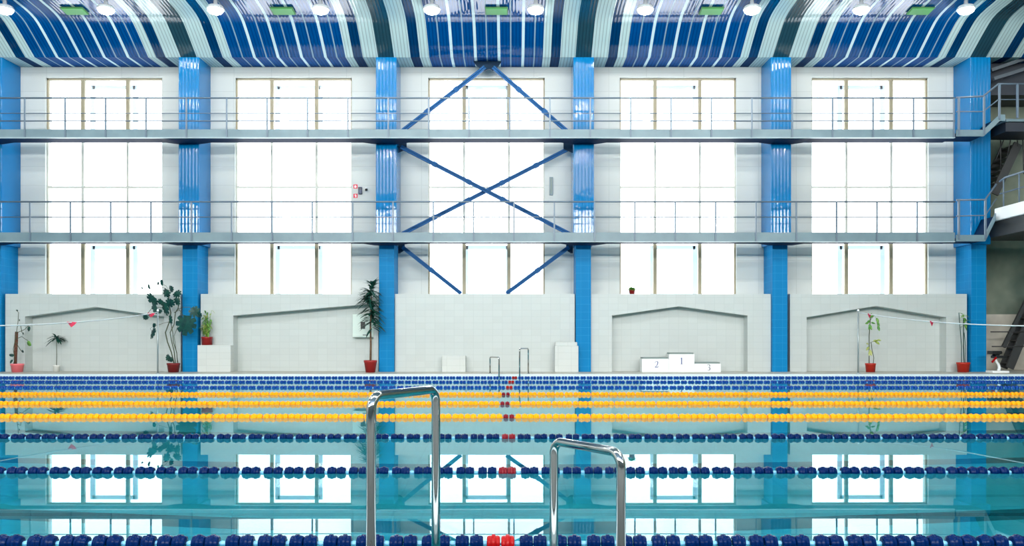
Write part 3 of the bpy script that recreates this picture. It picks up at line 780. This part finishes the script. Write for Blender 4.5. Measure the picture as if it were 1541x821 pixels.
def pot(r, rt, h, m, rb=None, square=False):
    rb = rb or rt*.78
    pr = [(rb, 0), (rt*.95, h*.8), (rt, h*.82), (rt*1.02, h), (rt*.9, h), (rt*.86, h*.88)]
    MB().lathe(pr, 24 if not square else 8).build('pot', m, r)
    MB().lathe([(rt*.87, h*.86), (rt*.6, h*.92), (.01, h*.93)], 16).build('soil', M['soil'], r)
def plant(px, d, z, label, cat='plant'):
    return empty('potted_plant', (X(px, d), d, z), label, cat)
def loc_of(r, px, y, dy=0):
    d = r.location.y + dy
    return Vector((X(px, d), d, Z(y, d))) - r.location

# pink pot with coir pole and trailing vine
r = plant(26, 26.9, DECK, 'trailing vine on a brown stick in a pink pot'); pot(r, .19, .26, M['pot_pink'], .15)
MB().tube([(-.06,0,.2), (-.05,0,.6), (-.03,0,.98), (-.02,0,1.24)], [.045,.05,.05,.045], 10).build('moss_pole', M['moss'], r)
mb = MB()
pts = [[(20,548),(22,540),(20,525),(24,505),(27,485),(28,470),(24,466)], [(23,510),(28,508),(33,506),(38,510),(42,512)], [(27,490),(31,488),(33,500)], [(24,515),(30,525),(34,530)], [(26,500),(36,496),(43,490)]]
for p in pts: mb.tube([loc_of(r, a, b, -.06) for a, b in p], .009, 6)
mb.build('stem', M['vine'], r)
mb = MB()
for a, b, s, dx, dz, mi in ((29,480,.07,.3,-.5,0),(34,500,.08,.5,-.5,0),(44,491,.14,.1,-1,0),(41,514,.2,.8,-.4,1),(33,527,.1,.7,-.4,0),(20,536,.14,-.4,.5,0),(19,541,.12,-.3,-.6,0),(25,467,.07,.7,.2,0)):
    leaf(mb, loc_of(r, a, b, -.07), (dx,-.35,dz), s, s*.8, .15, (dz,.3,-dx), 0, mi)
mb.build('foliage', [M['leaf_d'], M['leaf_g']], r)

# small umbrella-like tree in a white pot
r = plant(85, 27.45, DECK, 'small umbrella-shaped tree on a thin stem in a white pot'); pot(r, .1, .2, M['pot_white'], .085)
MB().tube([(0,0,.15),(.01,0,.5),(0,0,.85),(.005,0,1.08)], [.011,.01,.009,.008], 8).build('trunk', M['vine'], r)
mb = MB()
for k in range(26):
    a = 2*PI*k/26*3.17; e = random.uniform(-.15, .75); ln = random.uniform(.24, .38)
    leaf(mb, (0.005, 0, 1.02+.05*random.random()), (math.cos(a), math.sin(a)*.45, e), ln, .075, .45)
mb.build('foliage', M['leaf_p'], r)

# monstera
r = plant(261, 26.8, DECK, 'large monstera with split leaves in a dark red pot against the blue column', 'plant'); pot(r, .195, .28, M['pot_dark'], .15)
mb = MB()
for p, w_ in (([(262,547),(258,530),(252,514),(249,500),(252,492),(255,484),(257,470),(254,456),(254,440)], .018),
              ([(264,547),(262,528),(258,512),(256,500),(262,488),(264,470),(268,464),(270,450),(266,440)], .014),
              ([(267,545),(266,530),(261,515),(260,500),(256,480)], .012),
              ([(268,546),(264,520),(262,505),(268,490),(272,470)], .008), ([(266,466),(275,462),(286,462),(292,467)], .009), ([(262,470),(270,466),(276,475),(279,480)], .009),
              ([(254,484),(246,486),(240,488),(232,490)], .006), ([(254,460),(245,456),(234,452)], .008), ([(256,440),(250,430),(244,427)], .006), ([(254,466),(240,462),(228,464),(220,474)], .007), ([(250,434),(238,430),(226,430)], .005), ([(232,490),(226,494),(230,500)], .005)):
    mb.tube([loc_of(r, a, b, -.03*math.sin(i)) for i, (a, b) in enumerate(p)], w_, 7)
mb.build('stem', M['vine'], r)
def mleaf(px, y, wpx, hpx, ang, dy=-.15, tilt=.3, splits=True):
    """heart-shaped split leaf centred at the given place, facing the pool; ang turns it"""
    c = loc_of(r, px, y, dy); sc = 26.8/F; mb = MB(); n = 44; out = []
    for i in range(n):
        t = 2*PI*i/n
        x = math.sin(t); z = math.cos(t)
        rad = 1 - .25*max(0, z)**6 + .12*max(0, -z)**4
        if splits and abs(x) > .25 and i % 5 == 0: rad *= .66
        out.append((x*rad*wpx*sc*.57, z*rad*hpx*sc*.57))
    R = Matrix.Rotation(ang, 3, 'Y') ; T = Matrix.Rotation(tilt, 3, 'X') @ Matrix.Rotation(random.uniform(-.5,.5), 3, 'Z')
    vs = []
    for dy_ in (0, .004):
        for x, z in out: vs.append(R @ T @ Vector((x, dy_ + .35*abs(x)*.6 + .1*z*z/(hpx*sc), z)))
        vs.append(R @ T @ Vector((0, dy_, 0)))
    fs = []
    for i in range(n):
        j = (i+1) % n
        fs += [(i, j, n), (j+n+1, i+n+1, 2*n+1), (i, i+n+1, j+n+1, j)]
    mb.add([v + c for v in vs], fs, 0, False)
    return mb.build('leaf', M['leaf_d'], r, fix=True)
for a in ((229,450,19,12,.9,-.2),(232,461,21,9,1.1,-.25),(250,440,13,12,.5,-.15),(257,434,9,10,.1,-.26),(266,442,13,9,-.7,-.2),(248,463,11,20,-.15,-.28),(256,455,13,13,.5,-.34),
          (280,487,26,29,.15,-.4,.2),(293,468,15,15,-.6,-.35),(299,473,8,9,-.5,-.3),(230,500,8,18,.5,-.15),(219,477,8,8,.8,-.15),(256.5,480,5,14,0,-.2),(243,455,12,8,1.0,-.3),(266,453,8,12,-.3,-.1),(253,538,10,9,.8,-.1),(256,541,9,7,-.6,-.12),(239,468,9,7,.2,-.2)):
    mleaf(*a)
for a in ((224,431,7,3.5,1.3),(243,424.5,4,9,0),(238,426,3,5,.4),(214,433,3,2.5,.6),(232,489,4,7,.3)): mleaf(*a, splits=False)

# bushy plant on the white block
r = plant(311.5, 27.1, Z(519, 26.95)+.002, 'bushy light green plant in a red pot on top of a white block'); pot(r, .17, .255, M['pot_red'], .155)
mb = MB(); sm = MB()
for k in range(16):
    a = random.uniform(0, 2*PI); h = random.uniform(.35, .85); rx = random.uniform(.06, .25)
    tip = Vector((math.cos(a)*rx, math.sin(a)*rx*.7-.02, .22+h))
    sm.tube([(math.cos(a)*.03, math.sin(a)*.03, .22), (tip*.6+Vector((0,0,.12))), tip], .005, 5)
    for q in range(7):
        t = .35+.65*q/6; p = Vector((math.cos(a)*.03, math.sin(a)*.03, .22)).lerp(tip, t)
        b = random.uniform(0, 2*PI)
        leaf(mb, p, (math.cos(b), math.sin(b)*.8, -.3), random.uniform(.08, .14), .05, .6, None, 0, 0 if random.random() < .6 else 1)
sm.build('stem', M['leaf_g'], r); mb.build('foliage', [M['leaf_g'], M['leaf_y']], r)

# tall dracaena
r = plant(557.5, 26.72, DECK, 'tall dark leafy palm on a woody trunk in a red pot by the blue column'); pot(r, .2, .37, M['pot_red'], .145)
MB().tube([(0,0,.3),(.01,0,.8),(0,.0,1.4),(.02,0,1.9),(.03,0,2.4)], [.032,.03,.026,.02,.012], 10).build('trunk', M['bark'], r)
mb = MB()
for k in range(210):
    t = random.random()**.8; z = 1.32 + 1.38*t; a = random.uniform(0, 2*PI)
    ln = random.uniform(.28, .5)*(1 if t < .85 else .85); e = random.uniform(-.35, .7) + (1.0 if t > .85 else 0)
    x0 = .02+.06*math.sin(z*5)
    leaf(mb, (x0, 0, z), (math.cos(a), math.sin(a)*.55-.1, e), ln, .085, .38, n=5)
mb.build('foliage', M['leaf_p'], r)

# little plant on the window ledge
r = plant(951, 27.42, 2.487, 'little green plant in a small red pot on the window ledge above the podium'); pot(r, .1, .13, M['pot_red'], .08)
mb = MB()
for k in range(70):
    a = random.uniform(0, 2*PI); e = random.uniform(.25, 1.6)
    leaf(mb, (random.uniform(-.03,.03), 0, .12), (math.cos(a), math.sin(a), e), random.uniform(.12,.2), .08, .35, n=4)
mb.build('foliage', M['leaf_g'], r)

# bare-stemmed plant in the last niche
r = plant(1310, 27.0, DECK, 'bare-stemmed plant with few pale leaves in a red pot before the last niche'); pot(r, .16, .27, M['pot_bright'], .135)
mb = MB()
for p, w_ in (([(1308,548),(1308,530),(1308,505),(1309,490),(1310,474)], .014), ([(1314,548),(1315,538),(1312,524),(1311,515)], .01), ([(1309,482),(1316,474),(1319,480),(1321,492)], .006), ([(1309,516),(1316,512),(1321,511)], .005)):
    mb.tube([loc_of(r, a, b, 0) for a, b in p], w_, 7)
mb.build('stem', M['vine'], r)
mb = MB()
for a, b, dx, dz, s, mi in ((1309,482,-.6,-.3,.16,0),(1309,478,.5,.6,.16,0),(1308,488,.3,-.8,.17,0),(1310,490,-.5,-.5,.15,0),(1310,474,.2,.7,.1,0),(1307,486,-.9,.1,.14,0),(1311,485,.8,-.1,.12,0),(1319,478,.3,-1,.16,0),(1321,490,.2,-1,.15,0),(1320,484,.4,-.9,.14,0),
                            (1308,522,-.7,-.4,.16,1),(1309,526,.2,-1,.17,1),(1307,518,-.6,.4,.13,1),(1314,513,.8,.3,.15,1),(1317,513,.8,-.5,.15,1),(1320,511,1,0,.12,1),(1309,528,-.3,-.8,.14,1)):
    leaf(mb, loc_of(r, a, b, -.02), (dx,-.4,dz), s, s*.5, .2, (dz,.4,-dx), 0, mi)
mb.build('foliage', [M['leaf_g'], M['leaf_y']], r)

# canes by the last column
r = plant(1449.5, 26.9, DECK, 'tall green canes with a leafy top in a red pot beside the last column'); pot(r, .195, .3, M['pot_bright'], .16)
mb = MB()
for p, w_ in (([(1447,546),(1447,520),(1445,495),(1443,470)], .012), ([(1451,546),(1450,520),(1450,495),(1450,478)], .016), ([(1453,546),(1453,520),(1451,500)], .01)):
    mb.tube([loc_of(r, a, b, 0) for a, b in p], w_, 7)
mb.build('stem', M['leaf_d'], r)
mb = MB()
for k in range(24):
    a = random.uniform(0, 2*PI); y = random.uniform(472, 490)
    leaf(mb, loc_of(r, 1450+random.uniform(0,2.5), y, -.02), (math.cos(a)+.2, -.3+.4*math.sin(a), random.uniform(-.7,.6)), random.uniform(.1,.19), .06, .3)
mb.build('foliage', M['leaf_g'], r)

# ------------------------------------------------------------------ light, camera, colour
W = bpy.data.worlds.new('sky'); bpy.context.scene.world = W; W.use_nodes = True
bg = W.node_tree.nodes['Background']; bg.inputs[0].default_value = (.96,.99,1,1); bg.inputs[1].default_value = 5
for c in (-15, -9, -3, 3, 9, 15):     # daylight through the windows behind the camera
    l = bpy.data.lights.new('daylight', 'AREA'); l.shape = 'RECTANGLE'; l.size = 4.7; l.size_y = 2.1; l.energy = 1280; l.color = (1,.99,.95)
    o = bpy.data.objects.new('daylight', l); C.objects.link(o); o.location = (c, BACK-.2, 9.1); o.rotation_euler = (PI/2, 0, 0)
cam = bpy.data.cameras.new('camera'); co = bpy.data.objects.new('camera', cam); C.objects.link(co)
co.location = (0, 0, CAMZ); co.rotation_euler = (PI/2, 0, 0)
cam.sensor_width = 36; cam.lens = F/1541*36; cam.shift_y = (HY-410.5)/1541; cam.clip_end = 200; cam.clip_start = .05
S = bpy.context.scene; S.camera = co
S.view_settings.view_transform = 'Standard'; S.view_settings.look = 'None'; S.view_settings.gamma = 1; S.view_settings.use_curve_mapping = False
S.view_settings.exposure = 0
cy = S.cycles
cy.use_denoising = True; S.view_settings.exposure = .06; cy.max_bounces = 10; cy.diffuse_bounces = 5; cy.glossy_bounces = 5; cy.transmission_bounces = 8; cy.transparent_max_bounces = 12
cy.sample_clamp_indirect = 8; cy.caustics_reflective = False; cy.caustics_refractive = True; cy.blur_glossy = 0
